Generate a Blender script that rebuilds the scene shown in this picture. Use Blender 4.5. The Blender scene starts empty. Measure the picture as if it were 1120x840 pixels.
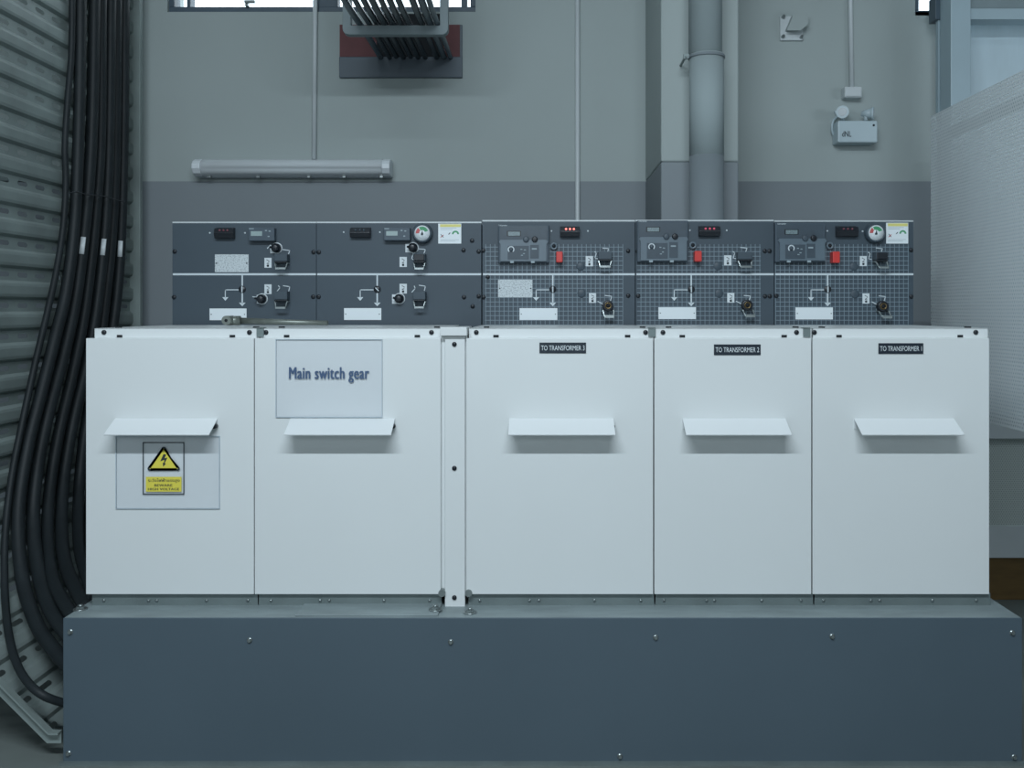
import bpy, math, random
from mathutils import Vector
random.seed(4)
scene = bpy.context.scene
COL = scene.collection
F, VX, VY, CZ = 1027.0, 595.0, 338.0, 1.054      # focal length in pixels, vanishing point, eye height

def PX(px, d): return (px - VX) / F * d
def PZ(py, d): return CZ + (VY - py) / F * d
def P(px, py, d): return Vector((PX(px, d), d, PZ(py, d)))

# ------------------------------------------------------------------ materials
def srgb(r, g, b):
    f = lambda c: (c/255/12.92) if c/255 <= .04045 else ((c/255+.055)/1.055)**2.4
    return (f(r), f(g), f(b), 1)

def mat(name, col, rough=.5, metal=0., noise=0., nscale=6., bump=0., bscale=80., emit=None, estr=0., spec=.5, stretch=None):
    m = bpy.data.materials.new(name); m.use_nodes = True
    nt = m.node_tree; b = nt.nodes['Principled BSDF']
    b.inputs['Base Color'].default_value = col
    b.inputs['Roughness'].default_value = rough
    b.inputs['Metallic'].default_value = metal
    b.inputs['Specular IOR Level'].default_value = spec
    if emit:
        b.inputs['Emission Color'].default_value = emit
        b.inputs['Emission Strength'].default_value = estr
    if noise or bump:
        tc = nt.nodes.new('ShaderNodeTexCoord')
        src = tc.outputs['Object']
        if stretch:
            mp = nt.nodes.new('ShaderNodeMapping'); mp.inputs['Scale'].default_value = stretch
            nt.links.new(src, mp.inputs['Vector']); src = mp.outputs['Vector']
    if noise:
        n = nt.nodes.new('ShaderNodeTexNoise'); n.inputs['Scale'].default_value = nscale
        n.inputs['Detail'].default_value = 6
        nt.links.new(src, n.inputs['Vector'])
        r = nt.nodes.new('ShaderNodeValToRGB')
        r.color_ramp.elements[0].position = .3; r.color_ramp.elements[1].position = .7
        r.color_ramp.elements[0].color = tuple(c*(1-noise) for c in col[:3]) + (1,)
        r.color_ramp.elements[1].color = tuple(min(1, c*(1+noise)) for c in col[:3]) + (1,)
        nt.links.new(n.outputs['Fac'], r.inputs['Fac'])
        nt.links.new(r.outputs['Color'], b.inputs['Base Color'])
    if bump:
        n2 = nt.nodes.new('ShaderNodeTexNoise'); n2.inputs['Scale'].default_value = bscale
        bp = nt.nodes.new('ShaderNodeBump'); bp.inputs['Strength'].default_value = bump
        bp.inputs['Distance'].default_value = .002
        nt.links.new(src, n2.inputs['Vector']); nt.links.new(n2.outputs['Fac'], bp.inputs['Height'])
        nt.links.new(bp.outputs['Normal'], b.inputs['Normal'])
    return m

M = {}
M['wall'] = mat('wall_paint_light', srgb(166, 176, 175), .7, noise=.04, nscale=1.3, bump=.1, bscale=60)
M['band'] = mat('wall_paint_grey', srgb(133, 141, 146), .65, noise=.04, nscale=1.5, bump=.1, bscale=60)
M['ceiling'] = mat('ceiling_paint', srgb(190, 196, 196), .8, noise=.02)
M['floor'] = mat('floor_concrete', srgb(112, 120, 117), .7, noise=.15, nscale=3, bump=.2, bscale=30)
M['door'] = mat('white_enamel', srgb(222, 226, 226), .38, noise=.015, nscale=2.5, bump=.03, bscale=300)
M['lip'] = mat('white_enamel_handle', srgb(226, 230, 231), .4, noise=.01)
M['panel'] = mat('charcoal_enamel', srgb(63, 76, 86), .5, noise=.05, nscale=4, bump=.05, bscale=400)
M['relaybody'] = mat('relay_plastic', srgb(70, 83, 94), .45, noise=.05, nscale=20)
M['coverplastic'] = mat('relay_cover_plastic', srgb(98, 112, 122), .3, noise=.05, nscale=30)
M['coverdark'] = mat('relay_insert', srgb(66, 78, 88), .4, noise=.08, nscale=40)
M['black'] = mat('black_plastic', srgb(26, 31, 38), .35, noise=.1, nscale=30)
M['rubber'] = mat('cable_sheath', srgb(36, 42, 45), .55, spec=.3, noise=.15, nscale=14, bump=.1, bscale=120)
M['base'] = mat('base_grey_enamel', srgb(79, 94, 104), .5, noise=.05, nscale=2.2, bump=.05, bscale=200)
M['basetop'] = mat('base_top_steel', srgb(136, 148, 150), .5, noise=.14, nscale=8, stretch=(1, 3, 1))
M['galv'] = mat('galvanised_steel', srgb(122, 134, 134), .45, metal=.35, noise=.14, nscale=9, bump=.1, bscale=60)
M['tray'] = mat('galvanised_tray', srgb(138, 150, 148), .55, metal=.1, noise=.2, nscale=5, bump=.1, bscale=40)
M['zinc'] = mat('zinc_hardware', srgb(160, 168, 168), .3, metal=.8, noise=.1, nscale=60)
M['edgelight'] = mat('panel_edge_highlight', srgb(196, 203, 205), .45, metal=.1, noise=.05, nscale=200)  # pale tone for the light caught along the panels' top edges
M['brass'] = mat('brass', srgb(122, 104, 72), .3, metal=.8, noise=.1, nscale=80)
M['white'] = mat('white_print', srgb(222, 230, 233), .5, noise=.01)
M['line'] = mat('white_line_print', srgb(205, 215, 220), .5, noise=.01)
M['dimline'] = mat('grey_line_print', srgb(150, 165, 172), .5, noise=.01)
M['label'] = mat('label_laminate', srgb(228, 235, 238), .4, noise=.01)
M['sticker'] = mat('paper_sticker', srgb(212, 220, 224), .6, noise=.02)
M['yellow'] = mat('yellow_print', srgb(226, 212, 82), .5, noise=.03, nscale=30)
M['paleyellow'] = mat('pale_yellow_print', srgb(222, 214, 130), .5, noise=.03, nscale=30)
M['ink'] = mat('black_ink', srgb(42, 52, 58), .5, noise=.05)
M['blueink'] = mat('blue_grey_ink', srgb(70, 92, 124), .5, noise=.03)
M['navy'] = mat('navy_label', srgb(26, 38, 50), .45, noise=.05)
M['green'] = mat('green_print', srgb(70, 150, 105), .5, noise=.03)
M['redprint'] = mat('red_print', srgb(190, 90, 90), .5, noise=.03)
M['red'] = mat('red_plastic', srgb(205, 62, 58), .35, noise=.03)
M['reddark'] = mat('unlit_red_lamp', srgb(120, 70, 80), .3, noise=.03)
M['redglow'] = mat('lit_red_lamp', srgb(255, 150, 140), .3, noise=.01, emit=srgb(255, 120, 110), estr=1.6)
M['pinkglow'] = mat('dim_red_lamp', srgb(200, 90, 110), .3, noise=.01, emit=srgb(220, 80, 110), estr=.35)
M['lcd'] = mat('lcd_glass', srgb(150, 168, 168), .25, noise=.06, nscale=120)
M['lcddim'] = mat('dim_lcd_glass', srgb(122, 138, 142), .25, noise=.25, nscale=300)
M['firestop'] = mat('firestop_board', srgb(108, 66, 68), .7, noise=.12, nscale=12)
M['sleeve'] = mat('sleeve_grey', srgb(84, 96, 106), .5, noise=.06, nscale=6)
M['dark'] = mat('dark_void', srgb(22, 27, 32), .8, noise=.1)
M['winframe'] = mat('window_frame_grey', srgb(76, 92, 104), .45, noise=.05)
M['conduit'] = mat('white_conduit', srgb(205, 212, 214), .45, noise=.03)
M['housing'] = mat('lamp_housing', srgb(224, 231, 235), .4, noise=.03)
M['pipe'] = mat('pipe_paint_light', srgb(156, 168, 170), .75, spec=.2, noise=.03, nscale=3)
M['pipeband'] = mat('pipe_paint_grey', srgb(128, 137, 142), .75, spec=.2, noise=.03, nscale=3)
M['emer'] = mat('emergency_light_plastic', srgb(190, 206, 212), .4, noise=.02)
M['steelpaint'] = mat('pale_blue_steel_paint', srgb(165, 184, 192), .45, noise=.04, nscale=4)
M['backsheet'] = mat('blue_grey_sheet', srgb(190, 208, 216), .5, noise=.04, nscale=5, stretch=(6, 1, 1))
M['hangerpaint'] = mat('hanger_grey_paint', srgb(132, 146, 150), .5, noise=.05)
M['plateedge'] = mat('acrylic_edge', srgb(182, 196, 205), .3, noise=.02)
M['brown'] = mat('brown_board', srgb(104, 82, 46), .6, noise=.15, nscale=12, stretch=(1, 1, 6))
M['mast'] = mat('lever_steel', srgb(122, 128, 122), .4, metal=.5, noise=.15, nscale=40)
M['overdark'] = mat('dark_overhead_sheath', srgb(56, 64, 70), .22, noise=.05)
M['overcable'] = mat('grey_cable_sheath', srgb(88, 100, 108), .25, noise=.05)

# lamp diffuser / clear tube
def thin_glass(name, tint, clear=.75, rough=.05, through=None):
    m = bpy.data.materials.new(name); m.use_nodes = True
    nt = m.node_tree; b = nt.nodes['Principled BSDF']
    b.inputs['Base Color'].default_value = tint; b.inputs['Roughness'].default_value = rough
    t = nt.nodes.new('ShaderNodeBsdfTransparent'); t.inputs['Color'].default_value = through or tuple(.5+.5*c for c in tint[:3]) + (1,)
    mx = nt.nodes.new('ShaderNodeMixShader'); mx.inputs['Fac'].default_value = clear
    out = nt.nodes['Material Output']
    nt.links.new(b.outputs[0], mx.inputs[1]); nt.links.new(t.outputs[0], mx.inputs[2])
    nt.links.new(mx.outputs[0], out.inputs['Surface'])
    return m
M['acrylic'] = thin_glass('clear_acrylic', srgb(226, 232, 238), .92, .12, (.99, .992, .997, 1))
M['glass'] = thin_glass('window_glass', srgb(235, 242, 245), .92, .03)
M['diffuser'] = thin_glass('lamp_cover_clear', srgb(238, 243, 246), .55, .3, (.98, .98, .98, 1))
M['smoke'] = thin_glass('relay_window_clear', srgb(128, 145, 156), .55, .15)

def perforated(name, col, pitch, rad):
    """sheet steel with round holes in staggered rows, in object space (x,z or y,z)"""
    m = bpy.data.materials.new(name); m.use_nodes = True
    nt = m.node_tree; N = nt.nodes; L = nt.links
    b = N['Principled BSDF']; b.inputs['Base Color'].default_value = col; b.inputs['Roughness'].default_value = .5
    tc = N.new('ShaderNodeTexCoord'); sp = N.new('ShaderNodeSeparateXYZ'); L.new(tc.outputs['Object'], sp.inputs[0])
    def mth(op, a, c=None):
        n = N.new('ShaderNodeMath'); n.operation = op
        for i, v in enumerate((a, c)):
            if v is None: continue
            if isinstance(v, (int, float)): n.inputs[i].default_value = v
            else: L.new(v, n.inputs[i])
        return n.outputs[0]
    u = mth('ADD', sp.outputs['X'], sp.outputs['Y']); v = sp.outputs['Z']
    fr = []
    for off in (0., .5):
        uu = mth('SUBTRACT', mth('FRACT', mth('ADD', mth('DIVIDE', u, pitch), off + 50)), .5)
        vv = mth('SUBTRACT', mth('FRACT', mth('ADD', mth('DIVIDE', v, pitch*1.732), off + 50)), .5)
        vv = mth('MULTIPLY', vv, 1.732)
        fr.append(mth('SQRT', mth('ADD', mth('MULTIPLY', uu, uu), mth('MULTIPLY', vv, vv))))
    dist = mth('MINIMUM', fr[0], fr[1])
    hole = mth('LESS_THAN', dist, rad)
    t = N.new('ShaderNodeBsdfTransparent'); mx = N.new('ShaderNodeMixShader')
    L.new(hole, mx.inputs['Fac']); L.new(b.outputs[0], mx.inputs[1]); L.new(t.outputs[0], mx.inputs[2])
    L.new(mx.outputs[0], N['Material Output'].inputs['Surface'])
    return m
M['mesh'] = perforated('perforated_sheet', srgb(236, 243, 245), .012, .29)
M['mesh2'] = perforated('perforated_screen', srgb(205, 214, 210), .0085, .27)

def gridprint(name):
    m = bpy.data.materials.new(name); m.use_nodes = True
    nt = m.node_tree; N = nt.nodes; L = nt.links
    b = N['Principled BSDF']; b.inputs['Roughness'].default_value = .5
    tc = N.new('ShaderNodeTexCoord'); sp = N.new('ShaderNodeSeparateXYZ'); L.new(tc.outputs['Object'], sp.inputs[0])
    def mth(op, a, c=None):
        n = N.new('ShaderNodeMath'); n.operation = op
        for i, v in enumerate((a, c)):
            if v is None: continue
            if isinstance(v, (int, float)): n.inputs[i].default_value = v
            else: L.new(v, n.inputs[i])
        return n.outputs[0]
    pitch = .0134
    def lines(s):
        f = mth('FRACT', mth('ADD', mth('DIVIDE', s, pitch), 100.02))
        return mth('LESS_THAN', f, .13)
    g = mth('MAXIMUM', lines(sp.outputs['X']), lines(sp.outputs['Z']))
    mx = N.new('ShaderNodeMixRGB'); mx.inputs[1].default_value = srgb(61, 74, 84); mx.inputs[2].default_value = srgb(122, 138, 148)
    L.new(g, mx.inputs[0]); L.new(mx.outputs[0], b.inputs['Base Color'])
    return m
M['grid'] = gridprint('grid_print')

def speckle(name):
    m = bpy.data.materials.new(name); m.use_nodes = True
    nt = m.node_tree; N = nt.nodes; L = nt.links
    b = N['Principled BSDF']; b.inputs['Roughness'].default_value = .5
    tc = N.new('ShaderNodeTexCoord'); mp = N.new('ShaderNodeMapping'); mp.inputs['Scale'].default_value = (1, 1, 1.6)
    n = N.new('ShaderNodeTexNoise'); n.inputs['Scale'].default_value = 240; n.inputs['Detail'].default_value = 2
    r = N.new('ShaderNodeValToRGB'); r.color_ramp.elements[0].position = .38; r.color_ramp.elements[1].position = .5
    r.color_ramp.elements[0].color = srgb(160, 169, 174); r.color_ramp.elements[1].color = srgb(205, 213, 216)
    L.new(tc.outputs['Object'], mp.inputs[0]); L.new(mp.outputs[0], n.inputs['Vector'])
    L.new(n.outputs['Fac'], r.inputs[0]); L.new(r.outputs[0], b.inputs['Base Color'])
    return m
M['fineprint'] = speckle('fine_print_plate')

# ------------------------------------------------------------------ mesh builder
class MB:
    def __init__(s): s.v = []; s.f = []; s.m = []; s.mats = []; s.sm = []
    def mi(s, k):
        if k not in s.mats: s.mats.append(k)
        return s.mats.index(k)
    def add(s, verts, faces, k, smooth=False):
        o = len(s.v); s.v += [tuple(v) for v in verts]; i = s.mi(k)
        for f in faces: s.f.append([a+o for a in f]); s.m.append(i); s.sm.append(smooth)
        return s
    def box(s, x0, x1, y0, y1, z0, z1, k):
        x0, x1 = sorted((x0, x1)); y0, y1 = sorted((y0, y1)); z0, z1 = sorted((z0, z1))
        v = [(x0,y0,z0),(x1,y0,z0),(x1,y1,z0),(x0,y1,z0),(x0,y0,z1),(x1,y0,z1),(x1,y1,z1),(x0,y1,z1)]
        return s.add(v, [(0,3,2,1),(4,5,6,7),(0,1,5,4),(1,2,6,5),(2,3,7,6),(3,0,4,7)], k)
    def prect(s, a, b, c, e, d, t, k):
        """box whose front face is the pixel rectangle (a,b)-(c,e) at depth d, standing t thick behind it"""
        return s.box(PX(a,d), PX(c,d), d, d+t, PZ(b,d), PZ(e,d), k)
    def prism(s, pts, y0, y1, k):
        n = len(pts)
        a = sum(pts[i][0]*pts[(i+1)%n][1]-pts[(i+1)%n][0]*pts[i][1] for i in range(n))
        if a < 0: pts = pts[::-1]
        v = [(x,y0,z) for x,z in pts] + [(x,y1,z) for x,z in pts]
        f = [tuple(range(n)), tuple(range(2*n-1, n-1, -1))] + [(i, i+n, (i+1)%n+n, (i+1)%n) for i in range(n)]
        return s.add(v, f, k)
    def lathe(s, cx, cz, prof, k, n=24, smooth=True):
        """profile of (radius, y) from front to back, about an axis along Y"""
        v = []; f = []
        for r, y in prof:
            for i in range(n):
                a = 2*math.pi*i/n; v.append((cx+r*math.cos(a), y, cz+r*math.sin(a)))
        for j in range(len(prof)-1):
            for i in range(n):
                f.append((j*n+i, j*n+(i+1)%n, (j+1)*n+(i+1)%n, (j+1)*n+i)[::-1])
        if prof[0][0] > 0: f.append(tuple(range(n)))
        return s.add(v, f, k, smooth)
    def cyl(s, c, axis, r, ln, k, n=20, smooth=True, r2=None):
        c = Vector(c); ax = Vector(axis).normalized()
        return s.tube([c, c+ax*ln], r, k, n, smooth, r2)
    def tube(s, pts, r, k, n=12, smooth=True, r2=None):
        pts = [Vector(p) for p in pts]; m = len(pts); v = []; f = []
        t0 = (pts[1]-pts[0]).normalized()
        u = t0.orthogonal().normalized()
        for j, p in enumerate(pts):
            t = (pts[min(j+1, m-1)]-pts[max(j-1, 0)]).normalized()
            u = (u - t*u.dot(t)).normalized(); w = t.cross(u)
            rr = r if r2 is None else r+(r2-r)*j/(m-1)
            for i in range(n):
                a = 2*math.pi*i/n; v.append(p+(u*math.cos(a)+w*math.sin(a))*rr)
        for j in range(m-1):
            for i in range(n):
                f.append((j*n+i, j*n+(i+1)%n, (j+1)*n+(i+1)%n, (j+1)*n+i))
        s.add(v, f, k, smooth)
        o = len(s.v)-m*n
        s.f.append([o+i for i in range(n-1,-1,-1)]); s.m.append(s.mi(k)); s.sm.append(False)
        s.f.append([o+(m-1)*n+i for i in range(n)]); s.m.append(s.mi(k)); s.sm.append(False)
        return s
    def text(s, body, x0, x1, zmid, y, k, height=None, bold=0., extr=.0004):
        """lettering fitted between x0 and x1 on a plane facing -Y"""
        cu = bpy.data.curves.new('t', 'FONT'); cu.body = body; cu.offset = 0; cu.space_character = 1 + bold; cu.resolution_u = 3
        ob = bpy.data.objects.new('t', cu); COL.objects.link(ob)
        dg = bpy.context.evaluated_depsgraph_get(); dg.update()
        me = bpy.data.meshes.new_from_object(ob.evaluated_get(dg))
        vs = [v.co.copy() for v in me.vertices]; fs = [tuple(p.vertices) for p in me.polygons]
        bpy.data.objects.remove(ob); bpy.data.meshes.remove(me); bpy.data.curves.remove(cu)
        if not vs: return s
        ax, bx = min(v.x for v in vs), max(v.x for v in vs); az, bz = min(v.y for v in vs), max(v.y for v in vs)
        sx = (x1-x0)/(bx-ax); sz = sx if height is None else height/(bz-az)
        pts = [(x0+(v.x-ax)*sx, y, zmid+(v.y-(az+bz)/2)*sz) for v in vs]
        s.add(pts, fs, k)
        if bold:
            for q, dy in ((-1, .00004), (1, .00008)):
                s.add([(x+q*bold*.5*sx, yy-dy, z) for x, yy, z in pts], fs, k)
        return s
    def build(s, name, parent=None, bevel=0., seg=2):
        off = Vector((0,0,0)); p = parent
        while p is not None: off += p.location; p = p.parent
        me = bpy.data.meshes.new(name)
        me.from_pydata([tuple(Vector(v)-off) for v in s.v], [], s.f)
        for k in s.mats: me.materials.append(M[k])
        me.polygons.foreach_set('material_index', s.m); me.polygons.foreach_set('use_smooth', s.sm)
        me.update()
        o = bpy.data.objects.new(name, me); COL.objects.link(o)
        if parent: o.parent = parent
        if bevel:
            b = o.modifiers.new('edge', 'BEVEL'); b.width = bevel; b.segments = seg; b.limit_method = 'ANGLE'
            b.angle_limit = math.radians(40); b.harden_normals = False
        return o

def tag(o, label=None, cat=None, group=None, kind=None):
    if label: o['label'] = label
    if cat: o['category'] = cat
    if group: o['group'] = group
    if kind: o['kind'] = kind
    return o
def empty(name, loc, label, cat, group=None):
    o = bpy.data.objects.new(name, None); COL.objects.link(o); o.location = loc; o.empty_display_size = .05
    return tag(o, label, cat, group)
def struct(o): return tag(o, kind='structure')
def clone(src, parent, delta):
    c = src.copy(); COL.objects.link(c); c.parent = parent; c.location = Vector(src.location)+Vector(delta); return c
def smooth_path(pts, sub=6):
    pts = [Vector(p) for p in pts]; out = []
    for i in range(len(pts)-1):
        p0 = pts[max(i-1,0)]; p1 = pts[i]; p2 = pts[i+1]; p3 = pts[min(i+2,len(pts)-1)]
        for k in range(sub):
            t = k/sub
            out.append(.5*((2*p1)+(p2-p0)*t+(2*p0-5*p1+4*p2-p3)*t*t+(3*p1-p0-3*p2+p3)*t**3))
    out.append(pts[-1]); return out

# ------------------------------------------------------------------ room shell
DW = 3.5                       # back wall
BANDZ = 1.53
XL, XR, YB, ZC = -2.1, 3.4, -3.2, 4.3
W1 = (PX(183, DW), PX(520, DW), PZ(13, DW), 2.85)       # opening of the left window
W2 = (PX(1001, DW), PX(1001, DW)+.62, PZ(17, DW), 2.85)
mb = MB()
T = .16
mb.box(XL-.2, XR+.2, DW, DW+T, 0, BANDZ, 'band')
mb.box(XL-.2, XR+.2, DW, DW+T, BANDZ, W1[2], 'wall')
mb.box(XL-.2, W1[0], DW, DW+T, W1[2], W1[3], 'wall')
mb.box(W1[1], W2[0], DW, DW+T, W1[2], W1[3], 'wall')
mb.box(W2[0], W2[1], DW, DW+T, W1[2], W2[2], 'wall')
mb.box(W2[1], XR+.2, DW, DW+T, W1[2], W2[3], 'wall')
mb.box(XL-.2, XR+.2, DW, DW+T, W1[3], ZC, 'wall')
struct(mb.build('wall_back'))
mb = MB(); mb.box(XL-.16, XL, YB, DW, 0, BANDZ, 'band'); mb.box(XL-.16, XL, YB, DW, BANDZ, ZC, 'wall'); struct(mb.build('wall_left'))
mb = MB(); mb.box(XR, XR+.16, YB, DW, 0, BANDZ, 'band'); mb.box(XR, XR+.16, YB, DW, BANDZ, ZC, 'band'); struct(mb.build('wall_right'))
mb = MB(); mb.box(XL-.16, XR+.16, YB-.16, YB, 0, ZC, 'band'); struct(mb.build('wall_front'))
mb = MB(); mb.box(XL-.2, XR+.2, YB-.16, DW+T, -.12, 0, 'floor'); struct(mb.build('floor'))
mb = MB(); mb.box(XL-.2, XR+.2, YB-.16, DW+T, ZC, ZC+.12, 'ceiling'); struct(mb.build('ceiling'))
# painted concrete column in front of the back wall
CD = 3.035
mb = MB(); cx0, cx1 = PX(723, CD), PX(808, CD)
mb.box(cx0, cx1, CD, DW, 0, BANDZ, 'band'); mb.box(cx0, cx1, CD, DW, BANDZ, ZC, 'wall')
struct(mb.build('trim_1', bevel=.006))

def window(name, x0, x1, z0, z1, mull, handle=None):
    w = MB(); y0, y1 = DW+.015, DW+.075; t = .04
    w.box(x0, x1, y0, y1, z0, z0+.024, 'winframe'); w.box(x0, x1, y0, y1, z1-t, z1, 'winframe')
    w.box(x0, x0+.02, y0, y1, z0+.024, z1-t, 'winframe'); w.box(x1-.02, x1, y0, y1, z0+.024, z1-t, 'winframe')
    for m0, m1 in mull: w.box(m0, m1, y0+.005, y1-.005, z0+.024, z1-t, 'winframe')
    o = struct(w.build(name, bevel=.002))
    g = MB(); g.box(x0+.02, x1-.02, DW+.045, DW+.05, z0+.024, z1-t, 'glass'); g.build('window_glass', o)
    if handle:
        h = MB(); h.box(handle-.006, handle+.006, y0-.02, y0, z0+.02, z0+.036, 'zinc')
        h.box(handle-.006, handle+.034, y0-.03, y0-.018, z0+.03, z0+.04, 'zinc'); h.build('window_handle', o, bevel=.002)
    return o
window('window_1', *W1, mull=[(PX(202,DW), PX(206,DW)), (PX(341,DW), PX(368,DW)), (PX(374,DW), PX(379,DW)), (PX(504,DW), PX(510,DW))], handle=PX(270,DW))
window('window_2', *W2, mull=[(PX(1003,DW), PX(1007,DW)), (PX(1060,DW), PX(1070,DW))])

# ------------------------------------------------------------------ steel base
DB = 2.178
bx0, bx1 = PX(69, DB), PX(1118, DB)
bz = PZ(676, DB)
DEND = 2.86
base = empty('equipment_base', ((bx0+bx1)/2, (DB+DEND)/2, 0), 'long low grey steel base under the whole row of white cabinets', 'base')
mb = MB(); mb.box(bx0, bx1, DB, DB+.004, .004, bz, 'base'); mb.build('front_panel', base, bevel=.0012)
mb = MB(); mb.box(bx0+.002, bx0+.006, DB+.004, DEND, 0, bz-.003, 'base'); mb.build('side_panel', base)
mb = MB(); mb.box(bx1-.006, bx1-.002, DB+.004, DEND, 0, bz-.003, 'base'); mb.build('side_panel', base)
mb = MB()
mb.box(bx0+.002, bx1-.002, DB+.004, DEND, bz-.003, bz, 'basetop')
tp = mb.build('top_sheet', base)
mb = MB(); mb.box(bx0-.004, bx1+.004, DB-.012, DB-.0005, 0, .006, 'galv'); mb.build('floor_edge', base)
def hexbolt(r, name, parent, at):
    m = MB(); x, y, z = at
    m.lathe(x, z, [(r*1.5, y-.0015), (r*1.5, y)], 'zinc', 20); m.lathe(x, z, [(r, y-.006), (r, y-.0015)], 'zinc', 6, False)
    return m.build(name, parent)
b0 = None
for (a, c) in ((77,691),(273,700),(493,702),(717,697),(910,696),(1107,692),(75,824),(678,827),(1109,828)):
    q = P(a, c, DB)
    if b0 is None: b0 = hexbolt(.0042, 'bolt', base, q); q0 = q
    else: clone(b0, base, q-q0)
# anchor bolts and overlapping foot plates on the top sheet
def flatbolt(x, y, z, parent, k='zinc'):
    m = MB()
    for (r, z0, z1, n) in ((.016, 0, .0025, 20), (.0095, .0025, .008, 6), (.005, .008, .012, 14)):
        m.cyl((x, y, z+z0), (0,0,1), r, z1-z0, k, n, n > 8)
    return m.build('anchor_bolt', parent)
mb = MB(); mb.prism([(PX(330,2.25),bz),(PX(330,2.25),bz+.004),(PX(482,2.25),bz+.004),(PX(482,2.25),bz)], DB+.012, 2.29, 'basetop'); mb.build('foot_plate', base, bevel=.001)
flatbolt(PX(477,2.24), 2.225, bz+.004, base)
flatbolt(PX(515,2.24), 2.215, bz, base)
flatbolt(PX(88,2.24), 2.24, bz, base)

# ------------------------------------------------------------------ white cabinets
DD, DFR = 2.26, 2.284
DT = PZ(370, DD); DBOT = PZ(650, DD)
TOPZ = PZ(359, DFR)
BACK = 2.735
def screwmesh(x, z, y, r=.0058, k='black'):
    m = MB(); m.lathe(x, z, [(r*.55, y-.004), (r, y-.0028), (r, y)], k, 16)
    m.box(x-r*.45, x+r*.45, y-.0043, y-.0039, z-r*.12, z+r*.12, 'dark'); return m
HX = {0:(126,238,117,228), 1:(318,432,313,428), 2:(557,671,556,672), 3:(746.5,859,751.5,866), 4:(934,1043,943.5,1053)}
CABS = [
 (94, 277.6, 103, 284, 'white steel cabinet with the yellow high voltage warning plate on its door', (114, 273)),
 (278.6, 482, 284.5, 484, 'white steel cabinet whose door carries the Main switch gear sign', (291, 472)),
 (510, 714.4, 512.5, 715, 'white steel cabinet whose door is marked TO TRANSFORMER 3', (521, 706)),
 (715.8, 887.4, 716, 888, 'white steel cabinet whose door is marked TO TRANSFORMER 2', (725, 871)),
 (889, 1082, 889, 1081, 'white steel cabinet at the right end marked TO TRANSFORMER 1', (890.5, 1067)),
]
cabs = []
for i, (a, b, fa, fb, lab, scr) in enumerate(CABS):
    x0, x1 = PX(a, DD), PX(b, DD); f0, f1 = PX(fa, DFR)+.0008, PX(fb, DFR)-.0008
    root = empty('switchgear_cabinet', ((x0+x1)/2, (DFR+BACK)/2, bz), lab, 'electrical cabinet', 'white cabinets in the switchgear row')
    m = MB(); m.box(f0, f1, DFR+.002, BACK, bz+.03, TOPZ-.002, 'door'); m.build('carcass', root)
    m = MB(); m.box(f0, f1, DFR, DFR+.002, DT-.01, TOPZ, 'door'); m.box(f0, f1, DFR, BACK, TOPZ-.002, TOPZ, 'door')
    fl = m.build('top_flange', root, bevel=.0008)
    for sx in scr: screwmesh(PX(sx, DFR), PZ(363.5, DFR), DFR).build('screw', fl)
    for sx in (a+32, b-27):
        mm = MB(); mm.box(PX(sx-3, DD), PX(sx+3, DD), DFR-.0012, DFR, PZ(369, DFR), PZ(366.3, DFR), 'dark'); mm.build('slot', fl)
    for sx in (a+20, b-8):
        mm = MB(); mm.box(PX(sx-3, DD), PX(sx+3, DD), 2.33, 2.342, TOPZ, TOPZ+.0035, 'dark'); mm.build('clip', fl, bevel=.0008)
    # plinth strip at the foot
    m = MB(); m.box(f0, f1, 2.272, 2.274, bz+.004, DBOT-.0005, 'galv'); m.box(f0, f1, 2.272, BACK, bz, bz+.004, 'galv')
    pl = m.build('plinth', root)
    w = fb-fa
    for fr_ in (.06, .33, .38, .68, .93):
        screwmesh(PX(fa+w*fr_, 2.272), PZ(656.5, 2.272), 2.272, .0035, 'zinc').build('rivet', pl)
    # door
    m = MB(); m.box(x0, x1, DD, DD+.002, DBOT, DT, 'door')
    m.box(x0, x0+.002, DD+.002, DFR-.001, DBOT, DT, 'door'); m.box(x1-.002, x1, DD+.002, DFR-.001, DBOT, DT, 'door')
    m.box(x0+.002, x1-.002, DD+.002, DFR-.001, DT-.002, DT, 'door'); m.box(x0+.002, x1-.002, DD+.002, DFR-.001, DBOT, DBOT+.002, 'door')
    dr = m.build('door', root, bevel=.0016)
    # folded grip: a sheet that leaves the door and slopes down towards the viewer
    ha, hb, ga, gb = HX[i]
    hx0, hx1 = PX((ha-VX)*1+VX, DD), PX(hb, DD)
    zt, zf = PZ(457.5, DD), PZ(475.5, 2.2); yf = 2.2
    prof = [(DD-.0002, zt-.026), (DD-.0002, zt), (yf, zf), (yf+.0012, zf-.0022), (DD-.0022, zt-.0035), (DD-.0022, zt-.026)]
    v = [(hx0, y, z) for y, z in prof] + [(hx1, y, z) for y, z in prof]; n = len(prof)
    m = MB(); m.add(v, [tuple(range(n))[::-1], tuple(range(n, 2*n))] + [(k, (k+1)%n, (k+1)%n+n, k+n) for k in range(n)], 'lip')
    hd = m.build('handle', dr)
    for sx in (hx0+.012, hx1-.003):
        mm = MB(); mm.cyl((sx, DD-.0025, zt-.018), (0,-1,0), .0055, .014, 'black', 14); mm.build('handle_bolt', dr)
    cabs.append(root)
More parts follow.
